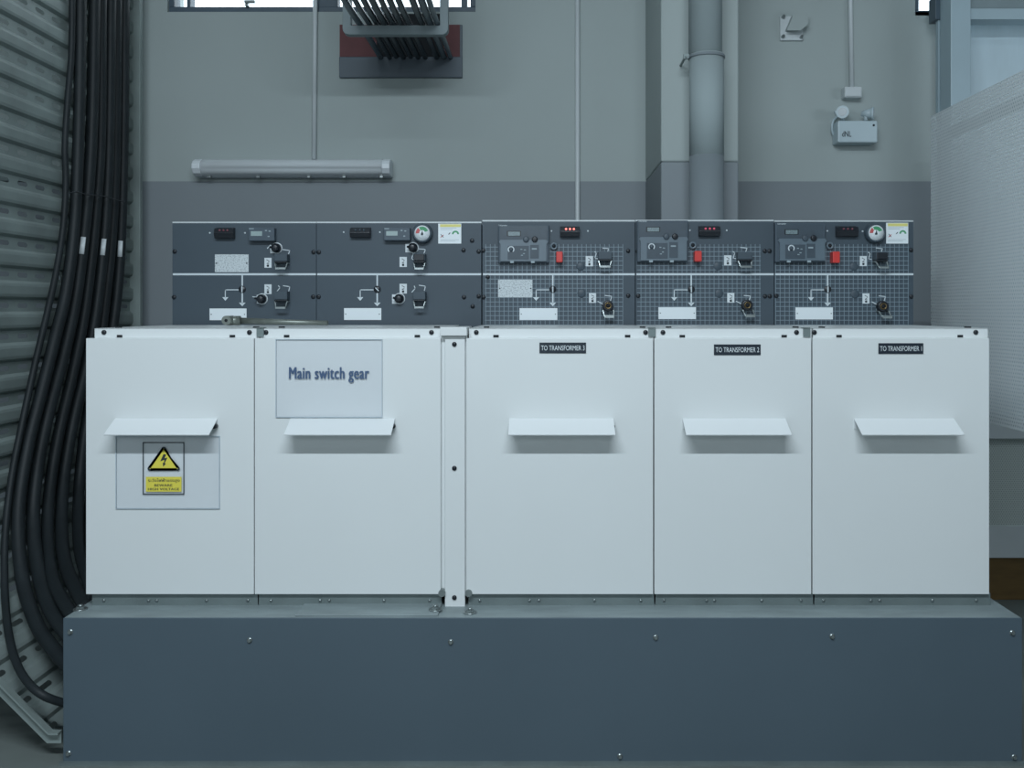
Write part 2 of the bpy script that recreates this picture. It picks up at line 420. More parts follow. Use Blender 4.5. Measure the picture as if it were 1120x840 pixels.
# joining tabs between cabinets
for px in (285, 713, 882):
    m = MB(); q0, q1 = PX(px-4, DFR), PX(px+4, DFR)
    m.box(q0, q1, DFR-.004, DFR-.002, PZ(368.5, DFR), PZ(359.5, DFR), 'galv'); m.box(q0, q1, DFR-.004, DFR+.02, TOPZ+.0005, TOPZ+.002, 'galv')
    tag(m.build('joining_bracket', bevel=.0006), {285:'small grey steel tab between the warning plate and Main switch gear cabinets', 713:'small grey steel tab over the gap between TRANSFORMER 3 and 2 doors', 882:'small grey steel tab over the gap between TRANSFORMER 2 and 1 doors'}[px], 'bracket', 'steel tabs joining the cabinets')
# filler post
fx = empty('filler_post', (PX(497, DD), 2.3, bz), 'narrow white filler post with three black screws between two cabinets', 'filler post')
m = MB(); m.box(PX(486.5, DD), PX(508.5, DD), 2.262, 2.40, PZ(664, 2.262), PZ(367.5, 2.262), 'door'); m.build('strip', fx, bevel=.0014)
m = MB(); m.box(PX(482.6, 2.272), PX(511, 2.272), 2.272, 2.278, PZ(650, 2.272), PZ(366, 2.272), 'door'); m.build('backing_strip', fx)
m = MB(); m.box(PX(481.5, DD-.01), PX(510.5, DD-.01), 2.25, 2.40, PZ(367.3, 2.25), PZ(358, 2.25), 'door'); m.build('cap', fx, bevel=.0012)
for py in (376.5, 512, 653.5): screwmesh(PX(497, 2.262), PZ(py, 2.262), 2.262, .0057).build('screw', fx)
for px in (483.2, 512.5):
    m = MB(); m.cyl((PX(px, 2.255), 2.27, PZ(649, 2.255)), (0,-1,0), .0085, .016, 'zinc', 16); m.build('foot_cap', fx)

# signs on the doors
DS = 2.256
s = empty('acrylic_sign', (PX(360, DS), DS, PZ(456, DS)), 'clear acrylic sign reading Main switch gear on a white door', 'sign')
m = MB(); m.prect(302, 371.5, 417.5, 456, DS, .003, 'acrylic'); m.build('plate', s, bevel=.0006)
m = MB()
for q in ((301.4, 370.9, 418.1, 371.5), (301.4, 456, 418.1, 456.6), (301.4, 371.5, 302, 456), (417.5, 371.5, 418.1, 456)): m.prect(*q, DS, .003, 'plateedge')
m.build('plate_edge', s)
m = MB(); m.text('Main switch gear', PX(316.5, DS), PX(403.5, DS), PZ(410, DS), DS-.0006, 'blueink', height=17*DS/F, bold=.085); m.build('lettering', s)
s = empty('warning_sign', (PX(183, DS), DS, PZ(556, DS)), 'clear acrylic plate with yellow high voltage warning triangle on leftmost door', 'sign')
m = MB(); m.prect(127, 477.5, 239.5, 556, DS, .003, 'acrylic'); m.build('plate', s, bevel=.0006)
m = MB()
for q in ((126.4, 476.9, 240.1, 477.5), (126.4, 556, 240.1, 556.6), (126.4, 477.5, 127, 556), (239.5, 477.5, 240.1, 556)): m.prect(*q, DS, .003, 'plateedge')
m.build('plate_edge', s)
y = DS-.0005
m = MB()
for (a, b, c, e) in ((156,483.5,201.5,484.6),(156,539.8,201.5,540.9),(156,484.6,157,539.8),(200.5,484.6,201.5,539.8)):
    m.prect(a, b, c, e, y, .0004, 'ink')
m.build('printed_frame', s)
def tri(cx, top, bot, hw, rr):
    c = [(cx, top+rr*1.6), (cx-hw+rr*1.4, bot-rr), (cx+hw-rr*1.4, bot-rr)]; out = []
    for (ux, uy), (s0, s1) in zip(c, ((210, 330), (90, 210), (-30, 90))):
        for k in range(6):
            a = math.radians(s0+(s1-s0)*k/5); out.append((PX(ux+rr*math.cos(a), y), PZ(uy+rr*math.sin(a), y)))
    return out
m = MB(); m.prism(tri(179, 487.2, 515, 18.6, 2.4), y, y+.0004, 'ink'); m.prism(tri(179, 490.4, 512.9, 15.6, .6), y-.0003, y, 'yellow')
bolt = [(179.0,496.5),(181.9,497.3),(179.9,501.2),(183.2,500.4),(180.2,506.6),(181.6,507.0),(178.6,510.4),(178.0,506.0),(179.2,506.3),(180.1,502.9),(175.4,504.5)]
m.prism([(PX(a, y), PZ(b, y)) for a, b in bolt], y-.0006, y-.0003, 'ink'); m.build('hazard_triangle', s)
m = MB(); m.prect(159.5, 521.5, 198.5, 537.8, y, .0004, 'yellow')
m.text('ระวังไฟฟ้าแรงสูง', PX(162, y), PX(196.5, y), PZ(525.7, y), y-.0003, 'ink', height=5.0*y/F, bold=.03)
m.text('BEWARE', PX(169, y), PX(188.5, y), PZ(530.8, y), y-.0003, 'ink', height=2.7*y/F, bold=.05)
m.text('HIGH VOLTAGE', PX(162, y), PX(196, y), PZ(535, y), y-.0003, 'ink', height=2.7*y/F, bold=.05)
m.build('yellow_caption', s)
for (a, c, num) in ((590, 641, 3), (781, 832, 2), (961, 1010, 1)):
    s = empty('nameplate', (PX((a+c)/2, DS), DS, PZ(386, DS)), f'black nameplate reading TO TRANSFORMER {num} on a white door', 'nameplate', 'black transformer nameplates')
    dy = {3:0, 2:2, 1:.7}[num]
    m = MB(); m.prect(a, 374.7+dy, c, 386.3+dy, DS+.0015, .0025, 'navy'); m.build('plate', s, bevel=.0004)
    m = MB(); m.text(f'TO TRANSFORMER {num}', PX(a+1.8, DS), PX(c-1.6, DS), PZ(380.6+dy, DS), DS+.0009, 'white', height=5.4*DS/F); m.build('lettering', s)

# operating lever lying on the cabinet tops
lv = empty('operating_lever', P(300, 356, 2.5), 'grey steel operating lever lying on top of the left cabinets', 'lever')
zl = TOPZ+.0035+.0125
m = MB(); m.tube([(PX(256,2.5), 2.50, zl), (PX(300,2.48), 2.48, zl-.003), (PX(358.5,2.46), 2.46, zl-.006)], .0088, 'mast', 14, True, .0062); m.build('rod', lv)
m = MB(); m.cyl((PX(247,2.48), 2.485, zl), (1,.15,0), .0125, .036, 'mast', 18)
m.cyl((PX(248,2.46), 2.455, zl+.001), (0,1,0), .0122, .05, 'mast', 18); m.lathe(PX(248,2.46), zl+.001, [(.004,2.4535),(.004,2.455)], 'dark', 10); m.build('socket_head', lv)

# ------------------------------------------------------------------ control panels
DP = 2.753
S = DP/F
def px_(a): return PX(a, DP)
def pz_(b): return PZ(b, DP)
def stroke(m, pts, w, y, k, t=.0006):
    for (a, b), (c, e) in zip(pts, pts[1:]):
        ax, az, cx_, cz_ = px_(a), pz_(b), px_(c), pz_(e)
        dx, dz = cx_-ax, cz_-az; L = math.hypot(dx, dz) or 1e-6; nx, nz = -dz/L*w/2, dx/L*w/2; ex, ez = dx/L*w/2, dz/L*w/2
        m.prism([(ax-ex+nx, az-ez+nz), (ax-ex-nx, az-ez-nz), (cx_+ex-nx, cz_+ez-nz), (cx_+ex+nx, cz_+ez+nz)], y-t, y, k)
def position_sticker(root, a, b, c, e, y):
    m = MB(); m.prect(a, b, c, e, y-.0006, .0006, 'sticker'); cx = (a+c)/2; h = e-b
    stroke(m, [(cx-1.2, b+h*.2), (cx+1.2, b+h*.32)], .0016, y-.0006, 'ink')
    stroke(m, [(cx+1.2, b+h*.42), (cx-1.0, b+h*.58), (cx+1.0, b+h*.62)], .0013, y-.0006, 'ink')
    m.lathe(px_(cx), pz_(b+h*.8), [(1.3*S, y-.0011), (1.3*S, y-.0006)], 'ink', 12)
    return m.build('position_sticker', root)
def socket(root, a, b, c, e, y, open_=False, skew=0):
    """lockable operating socket: a black block with a bright wire hasp below it"""
    h = e-b; m = MB(); bb = b+h*.5
    m.box(px_(a), px_(c), y-.03, y, pz_(b), pz_(bb), 'panel'); m.box(px_(a)+.001, px_(c)-.001, y-.033, y, pz_(bb), pz_(bb+1.7), 'black')
    if open_:
        m.box(px_(a)+.002, px_(c)-.002, y-.036, y-.03, pz_(b+1), pz_(bb-.5), 'black')
    o = m.build('operating_socket', root, bevel=.0014)
    k = MB(); yy = y-.026
    zt, zb = pz_(bb+2), pz_(e)
    k.tube([(px_(a+.6), y, zt), (px_(a+.6), yy, zt), (px_(a+1.8+skew), yy-.004, zb), (px_(c-1.8+skew), yy-.004, zb), (px_(c-.4), yy, zt), (px_(c-.4), y, zt)], .0022, 'zinc', 8, False)
    k.box(px_(a+1.6+skew), px_(c-1.6+skew), yy-.008, yy-.003, zb-.0018, zb+.0036, 'zinc'); k.build('hasp', o)
    return o
def keysocket(root, cx, cy, y, skew=0):
    x, z = px_(cx), pz_(cy); m = MB()
    m.lathe(x, z, [(.0098, y-.020), (.0145, y-.022), (.0158, y-.018), (.0158, y)], 'black', 24)
    r = m.build('operating_socket', root)
    k = MB(); k.lathe(x, z, [(.0068, y-.0215), (.0082, y-.0235), (.0098, y-.0215), (.0098, y-.019)], 'brass', 24); k.build('brass_ring', r)
    k = MB(); k.lathe(x, z, [(.0062, y-.0225), (.0062, y-.0214)], 'dark', 18); k.build('keyway', r)
    k = MB(); zt, zb = pz_(cy+5.5), pz_(cy+12)
    k.tube([(px_(cx-5.5), y, zt), (px_(cx-5.5+skew*.3), y-.02, zt), (px_(cx-4+skew), y-.026, zb), (px_(cx+6+skew), y-.026, zb), (px_(cx+6), y-.02, zt), (px_(cx+6), y, zt)], .0022, 'zinc', 8, False)
    k.box(px_(cx-4.2+skew), px_(cx+6.2+skew), y-.031, y-.024, zb-.003, zb+.005, 'zinc'); k.build('hasp', r)
def knob(root, cx, cy, y, plate):
    m = MB(); m.prect(*plate, y-.0008, .0008, 'sticker'); x, z = px_(cx), pz_(cy)
    m.lathe(x, z, [(.0165, y-.0012), (.0165, y)], 'sticker', 24)
    pl = m.build('knob_plate', root)
    k = MB(); k.lathe(x, z, [(.006, y-.026), (.0105, y-.024), (.0135, y-.012), (.0138, y-.001)], 'black', 20)
    k.tube([(x+.004, y-.02, z-.001), (x-.016, y-.02, z+.002)], .0045, 'black', 10, True, .0032); k.build('rotary_knob', pl)
def marks(root, segs, y):
    m = MB()
    for q in segs: stroke(m, q, .0024, y, 'line')
    return m.build('lock_marks', root)
def indicator(root, a, b, c, e, y, k):
    m = MB(); x0, x1, z1, z0 = px_(a), px_(c), pz_(b), pz_(e); t = .022
    pr = [(y, z1), (y-t*.75, z1-.004), (y-t, z1-.017), (y-t*.7, z0), (y, z0)]; n = len(pr)
    m.add([(x0, q, r) for q, r in pr]+[(x1, q, r) for q, r in pr], [tuple(range(n))[::-1], tuple(range(n, 2*n))]+[(i, (i+1)%n, (i+1)%n+n, i+n) for i in range(n)], 'black')
    o = m.build('indicator_box', root, bevel=.001)
    for i in range(3):
        cx = a+(c-a)*(.3+.2*i); mm = MB(); mm.lathe(px_(cx), z1-.0095, [(.0012, y-t-.001), (.0031, y-t+.0005), (.0031, y-t*.7)], k, 14); mm.build('lamp', o)
def meter(root, a, b, c, e, y):
    m = MB(); m.prect(a, b, c, e, y-.022, .022, 'relaybody'); o = m.build('voltage_relay', root, bevel=.002)
    w = c-a; d2 = y-.0226
    k = MB(); k.prect(a+w*.1, b+(e-b)*.27, a+w*.53, b+(e-b)*.62, d2, .001, 'lcd'); k.build('display', o)
    k = MB()
    for (u, v) in ((.68,.22),(.82,.26),(.78,.66)): k.prect(a+w*u-1, b+(e-b)*v-.6, a+w*u+1, b+(e-b)*v+.6, d2, .001, 'dimline')
    k.prect(a-1.2+2, b+.6, a+6, b+1.6, d2, .001, 'dimline'); k.build('button', o)
def gauge(root, cx, cy, y):
    x, z = px_(cx), pz_(cy); m = MB()
    m.lathe(x, z, [(.0225, y-.018), (.0235, y-.022), (.027, y-.021), (.0295, y-.012), (.0295, y)], 'panel', 36); o = m.build('pressure_gauge', root)
    k = MB(); k.lathe(x, z, [(.0225, y-.0185), (.0225, y-.018)], 'label', 36)
    def arc(a0, a1, c):
        for i in range(6):
            t0, t1 = math.radians(a0+(a1-a0)*i/6), math.radians(a0+(a1-a0)*(i+1)/6)
            k.prism([(x+r*math.cos(t), z+r*math.sin(t)) for r, t in ((.0085,t0),(.0185,t0),(.0185,t1),(.0085,t1))], y-.019, y-.0185, c)
    arc(20, 120, 'green'); arc(128, 185, 'redprint'); k.build('dial_face', o)
    k = MB(); k.prism([(x-.0035, z-.006), (x+.003, z-.005), (x+.001, z+.009)], y-.0205, y-.0195, 'ink'); k.lathe(x, z-.003, [(.0032, y-.0215), (.0032, y-.0185)], 'ink', 14); k.build('needle', o)
def gas_sticker(root, a, b, c, e, y):
    m = MB(); m.prect(a, b, c, e, y-.0006, .0006, 'label'); q = y-.0009; w, h = c-a, e-b
    m.prect(a+w*.08, b+h*.03, c-w*.02, b+h*.17, q, .0003, 'paleyellow')
    x, z = px_(a+w*.75), pz_(b+h*.53)
    for i in range(8):
        t0, t1 = math.radians(180*i/8), math.radians(180*(i+1)/8)
        m.prism([(x+r*math.cos(t), z+r*math.sin(t)) for r, t in ((.0055,t0),(.0105,t0),(.0105,t1),(.0055,t1))], q, q+.0003, 'green')
    stroke(m, [(a+w*.12, b+h*.68), (a+w*.22, b+h*.58)], .002, y-.0006, 'redprint'); stroke(m, [(a+w*.12, b+h*.55), (a+w*.22, b+h*.68)], .0016, y-.0006, 'ink')
    stroke(m, [(a+w*.46, b+h*.53), (a+w*.51, b+h*.47)], .0022, y-.0006, 'ink')
    for i, (p0, p1) in enumerate(((.1,.8),(.1,.62),(.1,.9),(.08,.75))):
        m.prect(a+w*p0, b+h*(.22+.07*i if i < 2 else .66+.07*i), a+w*p1, b+h*(.235+.07*i if i < 2 else .675+.07*i), q, .0003, 'dimline')
    m.build('gas_gauge_sticker', root)
def diagram(root, lx, top, gx, y, closed=True):
    m = MB(); stroke(m, [(lx, top), (lx, 312)], .0042, y, 'line'); stroke(m, [(lx, 320), (lx, 331)], .0042, y, 'line')
    m.prism([(px_(lx-3.6), pz_(331)), (px_(lx+3.6), pz_(331)), (px_(lx), pz_(335))], y-.0006, y, 'line')
    stroke(m, [(lx-4, 317), (gx, 317), (gx, 325)], .0026, y, 'line')
    m.prism([(px_(gx-3.4), pz_(325)), (px_(gx+3.4), pz_(325)), (px_(gx), pz_(329))], y-.0006, y, 'line'); o = m.build('single_line_diagram', root)
    x, z = px_(lx), pz_(316.5); k = MB(); k.lathe(x, z, [(.0098, y-.003), (.0105, y-.002), (.0105, y)], 'black', 20)
    if closed: k.box(x-.0017, x+.0017, y-.0036, y-.003, z-.0085, z+.0085, 'line')
    else: k.prism([(x-.006, z+.004), (x-.0035, z+.0055), (x+.006, z-.004), (x+.0035, z-.0055)], y-.0036, y-.003, 'line')
    k.build('position_indicator', o)
def ratingplate(root, a, b, c, e, y):
    m = MB(); m.prect(a, b, c, e, y-.001, .001, 'fineprint'); o = m.build('rating_plate', root)
    for cx in (a+1.8, c-1.8):
        k = MB(); k.lathe(px_(cx), pz_((b+e)/2), [(.0021, y-.0018), (.0021, y-.001)], 'ink', 12); k.build('rivet', o)
def blank(root, a, b, c, e, y):
    m = MB(); m.prect(a, b, c, e, y-.0012, .0012, 'label'); o = m.build('blank_label', root)
    for cx in (a+2, c-2):
        k = MB(); k.lathe(px_(cx), pz_((b+e)/2), [(.0018, y-.0018), (.0018, y-.0012)], 'galv', 10); k.build('rivet', o)
def relay(root, a, b, c, e, y, dial):
    t = .018; w = c-a; m = MB(); m.prect(a, b, c, e, y-t, t, 'relaybody'); o = m.build('protection_relay', root, bevel=.0025)
    f = y-t
    k = MB(); k.prect(a+w*.03, b+1.2, a+w*.97, b+(e-b)*.4, f-.0012, .0012, 'coverdark'); k.build('upper_panel', o, bevel=.0008)
    k = MB(); k.text('Schneider', px_(a+.8), px_(a+10), pz_(b+1.4), f-.0019, 'line', height=1.5*S, bold=.02); k.build('maker_lettering', o)
    k = MB(); k.prect(dial-5, b+6.8, dial+10.5, b+12.6, f-.0016, .0016, 'black'); k.prect(dial-3.6, b+7.6, dial+9.4, b+12, f-.002, .001, 'lcddim'); k.build('display', o)
    c0, c1 = b+(e-b)*.41, e-1.2
    k = MB()
    pts = [(a+w*.05, c1), (a+w*.05, c0+5), (a+w*.02, c0+2.4), (a+w*.05, c0), (a+w*.95, c0), (a+w*.98, c0+2.4), (a+w*.95, c0+5), (a+w*.95, c1)]
    k.prism([(px_(u), pz_(v)) for u, v in pts], f-.006, f-.0002, 'coverplastic')
    k.prect(dial-4, c0+6, a+w*.6, c1-2.5, f-.0068, .001, 'coverdark'); k.prect(a+w*.63, c0+5, a+w*.8, c1-3.5, f-.0068, .001, 'coverdark')
    k.prect(a+w*.66, c0+8.5, a+w*.76, c0+10.2, f-.0074, .0008, 'dimline')
    for (u, v) in ((.45,.42),(.46,.7),(.52,.45),(.5,.62)): k.prect(a+w*u-.8, c0+(c1-c0)*v-.5, a+w*u+1.4, c0+(c1-c0)*v+.5, f-.0074, .0008, 'dimline')
    k.build('settings_cover', o, bevel=.0008)
    k = MB()
    x, z = px_(dial), pz_(c0+10.6)
    for i in range(12):
        t0, t1 = math.radians(-50+280*i/12), math.radians(-50+280*(i+1)/12)
        k.prism([(x+r*math.cos(q), z+r*math.sin(q)) for r, q in ((.0066,t0),(.0098,t0),(.0098,t1),(.0066,t1))], f-.0082, f-.007, 'line')
    k.lathe(x, z, [(.003, f-.012), (.0055, f-.011), (.0058, f-.006)], 'coverdark', 18); k.build('setting_dial', o)
    for u in (.55, .72):
        k = MB(); k.lathe(px_(a+w*u), pz_(c0-.3), [(.0055, f-.012), (.008, f-.0115), (.0088, f-.009), (.0088, f)], 'black' if u > .6 else 'coverdark', 20); k.build('seal_screw', o)
    for u in (.27, .68):
        k = MB(); k.prect(a+w*u-2, e-2, a+w*u+2, e+.3, f-.0065, .005, 'dimline'); k.build('latch', o)
    return o
def pscrew(root, a, b, y, k='black', r=.0062): screwmesh(px_(a), pz_(b), y, r, k).build('screw', root)
def dots(root, lst, y):
    for a, b in lst:
        k = MB(); k.lathe(px_(a), pz_(b), [(.0026, y-.0012), (.0026, y)], 'line', 12); k.build('test_point', root)

PANELS = [
 (188.5, 345.8, 244, 'plain dark grey control panel at left end with silver rating plate'),
 (346.2, 526.5, 244, 'plain dark grey control panel with round gauge, beside the grid-printed panels'),
 (527.5, 694.5, 242.2, 'grid-printed dark control panel with silver rating plate and three brightly lit red lamps'),
 (695.2, 846.4, 242, 'grid-printed dark control panel with protection relay but no gauge and no rating plate'),
 (847, 999, 242.5, 'grid-printed dark control panel at right end with round gauge and yellow-topped sticker'),
]
proots = []
for i, (a, b, top, lab) in enumerate(PANELS):
    x0, x1 = px_(a), px_(b)
    r = empty('control_panel', ((x0+x1)/2, (DP+DEND)/2, bz), lab, 'control panel', 'dark control panels above the cabinets')
    m = MB(); m.box(x0, x1, DP+.003, DEND, bz, pz_(top)-.003, 'panel'); m.build('enclosure', r)
    m = MB(); m.box(x0, x1, DP, DP+.0025, pz_(358), pz_(300.4), 'panel'); m.build('lower_faceplate', r, bevel=.0008)
    m = MB(); m.box(x0, x1, DP, DP+.0025, pz_(299.6), pz_(top), 'panel'); m.build('upper_faceplate', r, bevel=.0008)
    m = MB(); m.box(x0, x1, DP+.0008, DP+.014, pz_(top), pz_(top)+.0042, 'edgelight'); m.build('top_edge_highlight', r)  # sheet's top edge catching light, put in as a pale strip
    m = MB(); m.box(x0+.002, x1-.0005, DP-.0012, DP, pz_(301.1), pz_(298.9), 'line'); m.build('busbar_line', r)
    proots.append(r)
def grid_sheet(r, a, b):
    for (t, e) in ((267, 298.7), (301.3, 355.5)):
        m = MB(); m.prect(a, t, b, e, DP-.0005, .0005, 'grid'); m.build('grid_print', r)
A, B, C, D, E = proots
Y = DP
# A
dots(A, [(229.5, 254.8), (268, 254.8)], Y)
indicator(A, 236.5, 249, 257.5, 261, Y, 'reddark'); meter(A, 271.5, 249, 300, 263.5, Y); ratingplate(A, 235, 278.2, 271.8, 297.6, Y)
knob(A, 302.8, 271.4, Y, (295.6, 268.6, 305, 277)); marks(A, [[(309.5, 273), (317, 274), (315.5, 278)], [(292.6, 271.5), (296, 268)]], Y)
position_sticker(A, 289.2, 282, 297, 292.8, Y); socket(A, 303, 278.2, 317, 294.4, Y)
diagram(A, 265, 301, 246.5, Y); position_sticker(A, 289.2, 311, 297, 321.6, Y); knob(A, 286.8, 327, Y, (280.8, 322.6, 291, 332))
marks(A, [[(276.5, 324.5), (281.5, 325.2)], [(310, 312.5), (317, 313.6), (315.8, 318.4)], [(303.3, 318.3), (306.3, 314.6), (304.6, 312.6)]], Y)
socket(A, 303, 318.6, 317, 337, Y); blank(A, 229.2, 337.4, 269.6, 350.2, Y)
for q in ((191.2, 275), (190.5, 325), (343, 275.8), (342.6, 324.6)): pscrew(A, *q, Y)
# B
dots(B, [(376, 254), (415.5, 254)], Y)
indicator(B, 384, 248.8, 406, 260, Y, 'coverdark'); meter(B, 419.5, 249, 448.5, 263, Y); gauge(B, 462.6, 255.3, Y); gas_sticker(B, 479.3, 244.6, 504.5, 266.4, Y)
knob(B, 452, 271, Y, (443.4, 266.6, 452, 276)); marks(B, [[(458, 272.2), (465.4, 272.8), (463.6, 277.4)], [(451.8, 277.6), (450.2, 283.4), (453.8, 283.8)]], Y)
position_sticker(B, 437, 281, 445, 292, Y); socket(B, 453.6, 277.8, 466.4, 294.6, Y, True)
diagram(B, 412.6, 301, 394, Y, False); position_sticker(B, 437, 310.4, 445, 321, Y); knob(B, 437, 326.6, Y, (428.8, 322, 438, 332.2))
marks(B, [[(458.6, 312), (465.4, 313), (464.2, 317.6)], [(450.6, 319.4), (454.2, 315.4), (453.2, 313)]], Y)
socket(B, 453.4, 319, 466.6, 336.6, Y); blank(B, 376.3, 337, 417, 350, Y)
for q in ((348.8, 275.8), (348.6, 324.6), (516.3, 263.2), (507, 273.6), (507.5, 325), (517, 335), (523.6, 275), (523.6, 324)): pscrew(B, *q, Y)
# C
grid_sheet(C, 530.5, 681.5)
relay(C, 545, 245.8, 600.5, 287.4, Y, 559.3); dots(C, [(603.2, 252.8), (643, 252.7)], Y)
indicator(C, 612.6, 247.6, 633.8, 259.2, Y, 'redglow')
def ring(root, cx, cy):
    m = MB(); m.lathe(px_(cx), pz_(cy), [(.0062, Y-.008), (.0075, Y-.0095), (.0108, Y-.0085), (.0112, Y)], 'coverplastic', 24); m.lathe(px_(cx), pz_(cy), [(.0055, Y-.0085), (.0055, Y-.0079)], 'dark', 18); m.build('test_socket', root)
def redbox(root, a, b, c, e):
    m = MB(); m.prect(a, b, c, e, Y-.03, .03, 'red'); m.build('trip_button', root, bevel=.002)
def plug(root, cx, cy):
    m = MB(); m.lathe(px_(cx), pz_(cy), [(.011, Y-.0022), (.0125, Y-.0012), (.0125, Y)], 'panel', 24); m.build('blanking_plug', root)
ring(C, 605.8, 269.4); redbox(C, 608.4, 275, 615.4, 286.8); position_sticker(C, 640.6, 280, 648.6, 291.2, Y)
socket(C, 653.8, 275.8, 668.4, 292.4, Y); marks(C, [[(659.4, 271.4), (665.6, 271.8), (664.6, 275.6)], [(650.6, 275.4), (652.4, 276.4), (650.6, 282.6), (653.8, 283)]], Y)
plug(C, 635, 291.4); plug(C, 636, 321); ratingplate(C, 544.8, 305.8, 582.4, 325.2, Y); diagram(C, 604.6, 301, 586.4, Y); blank(C, 568.2, 337, 609.6, 350, Y)
position_sticker(C, 644.2, 320.6, 652, 331.2, Y); keysocket(C, 664.6, 334.4, Y, 0); marks(C, [[(654, 329.8), (659, 332.4)], [(662, 323.2), (669, 324), (667.8, 328.6)]], Y)
for q in ((526.8+2, 274), (529, 325), (687, 274.4), (687, 323.4), (533.5, 303)): pscrew(C, *q, Y)
# D
grid_sheet(D, 696.6, 832)
relay(D, 697, 241.2, 752.6, 286.6, Y, 711.6); dots(D, [(754.6, 252), (794.8, 252)], Y)
indicator(D, 763.6, 247.2, 786.6, 258.4, Y, 'pinkglow'); ring(D, 757.4, 268.4); redbox(D, 760, 274.4, 767.6, 286); position_sticker(D, 792, 279.2, 800, 290.2, Y)
socket(D, 805, 276, 820.4, 292.6, Y, False, .8); marks(D, [[(810, 270.6), (817, 271.4), (815.6, 275.4)], [(801.8, 275.2), (803.6, 276.6), (801.8, 282.4), (805, 283)]], Y)
plug(D, 785, 291); plug(D, 786.5, 321); diagram(D, 756, 301, 737.4, Y); blank(D, 720.2, 336, 761.2, 349, Y)
position_sticker(D, 795.4, 320.4, 803.2, 331, Y); keysocket(D, 816, 333.8, Y, 1.4); marks(D, [[(805.4, 329.6), (811, 332.4)], [(814, 323.2), (820.8, 323.8), (819.4, 328.4)]], Y)
for q in ((698.5-1, 275), (698, 323.6), (836.4, 274.6), (836.6, 324), (841.6, 274.6), (841.8, 324)): pscrew(D, *q, Y)
# E
grid_sheet(E, 848, 994)
relay(E, 848, 244, 902.6, 286.8, Y, 863); dots(E, [(904.8, 252.6), (943.4, 253)], Y)
indicator(E, 913.4, 247.4, 936.8, 259, Y, 'reddark'); gauge(E, 955.8, 255, Y); gas_sticker(E, 969.2, 243.6, 993.4, 266.4, Y)
ring(E, 907, 268.8); redbox(E, 911, 275, 918.8, 287.4); position_sticker(E, 940.4, 280, 948, 291, Y)
socket(E, 954, 276, 967, 293.4, Y, True, 2.2); marks(E, [[(958.4, 271.2), (965, 272), (963.8, 276)], [(949.8, 276), (951.6, 277.4), (950, 283.2), (953, 283.6)]], Y)
plug(E, 934, 291.6); plug(E, 935, 321.6); diagram(E, 905.2, 301, 887, Y); blank(E, 870, 336.2, 911, 349.4, Y)
position_sticker(E, 943.4, 321, 951, 332, Y); keysocket(E, 963.6, 335, Y, 2); marks(E, [[(953.6, 330.2), (959, 333)], [(961.4, 323.6), (968.4, 324.4), (967, 329)]], Y)
for q in ((996.4, 273.4), (996.6, 324.4), (849, 323.6)): pscrew(E, *q, Y)

# ------------------------------------------------------------------ wide perforated cable tray on the left
TX = -1.506
tr = empty('cable_tray', (TX, 2.8, 0), 'wide galvanised slotted cable tray running down the left wall', 'cable tray')
TY0, TY1 = 2.195, 3.415
path = [(TX, 3.05), (TX, .385), (TX+.345, .04), (bx0-.012, .04)]
segs = []; tot = 0
for (ax, az), (cx_, cz_) in zip(path, path[1:]):
    L = math.hypot(cx_-ax, cz_-az); t = ((cx_-ax)/L, (cz_-az)/L); segs.append((tot, L, (ax, az), t, (-t[1], t[0]))); tot += L
def along(s_, off):
    for (s0, L, a, t, n) in segs:
        if s_ <= s0+L+1e-9: return (a[0]+t[0]*(s_-s0)+n[0]*off, a[1]+t[1]*(s_-s0)+n[1]*off)
    s0, L, a, t, n = segs[-1]; return (a[0]+t[0]*(s_-s0)+n[0]*off, a[1]+t[1]*(s_-s0)+n[1]*off)
PER, HF, RB = .088, .017, .011
s_first = (3.05-1.064) % PER
m = MB()
def strip(s0, o0, s1, o1, smooth=True):
    (x0, z0), (x1, z1) = along(s0, o0), along(s1, o1)
    m.add([(x0,TY0,z0),(x0,TY1,z0),(x1,TY1,z1),(x1,TY0,z1)], [(0,1,2,3)], 'tray', False)
cuts = [segs[1][0], segs[2][0]]
sc = s_first
while sc < tot-.03:
    # raised rib above this slot row
    e0, e1 = sc-PER+HF, sc-HF
    if e0 > 0:
        q = [(e0, 0), (e0+.008, RB), (e0+.016, RB+.002), (e1-.016, RB+.002), (e1-.008, RB), (e1, 0)]
        for (sa, oa), (sb, ob) in zip(q, q[1:]):
            cs = [c for c in cuts if sa < c < sb]
            if cs: c = cs[0]; oc = oa+(ob-oa)*(c-sa)/(sb-sa); strip(sa, oa, c-1e-6, oc); strip(c+1e-6, oc, sb, ob)
            else: strip(sa, oa, sb, ob)
    ny = 13; pit = (TY1-TY0)/ny
    for j in range(ny):
        yc = TY0+pit*(j+.5); Aa, Bb = pit/2, HF; a_, b_, ch = .025, .0068, .006
        hole = [(a_, b_-ch+.002), (a_-ch, b_), (-a_+ch, b_), (-a_, b_-ch+.002), (-a_, -b_+ch-.002), (-a_+ch, -b_), (a_-ch, -b_), (a_, -b_+ch-.002)]
        outer = [(Aa, hole[0][1]), (hole[1][0], Bb), (hole[2][0], Bb), (-Aa, hole[3][1]), (-Aa, hole[4][1]), (hole[5][0], -Bb), (hole[6][0], -Bb), (Aa, hole[7][1])]
        corner = [(Aa, Bb), (-Aa, Bb), (-Aa, -Bb), (Aa, -Bb)]
        vs = []
        for (u, w_) in hole+outer+corner:
            x, z = along(sc+w_, 0); vs.append((x, yc+u, z))
        fs = [(1,2,10,9), (3,4,12,11), (5,6,14,13), (7,0,8,15), (0,1,9,16,8), (2,3,11,17,10), (4,5,13,18,12), (6,7,15,19,14)]
        m.add(vs, fs, 'tray')
    sc += PER
m.build('slotted_sheet', tr)
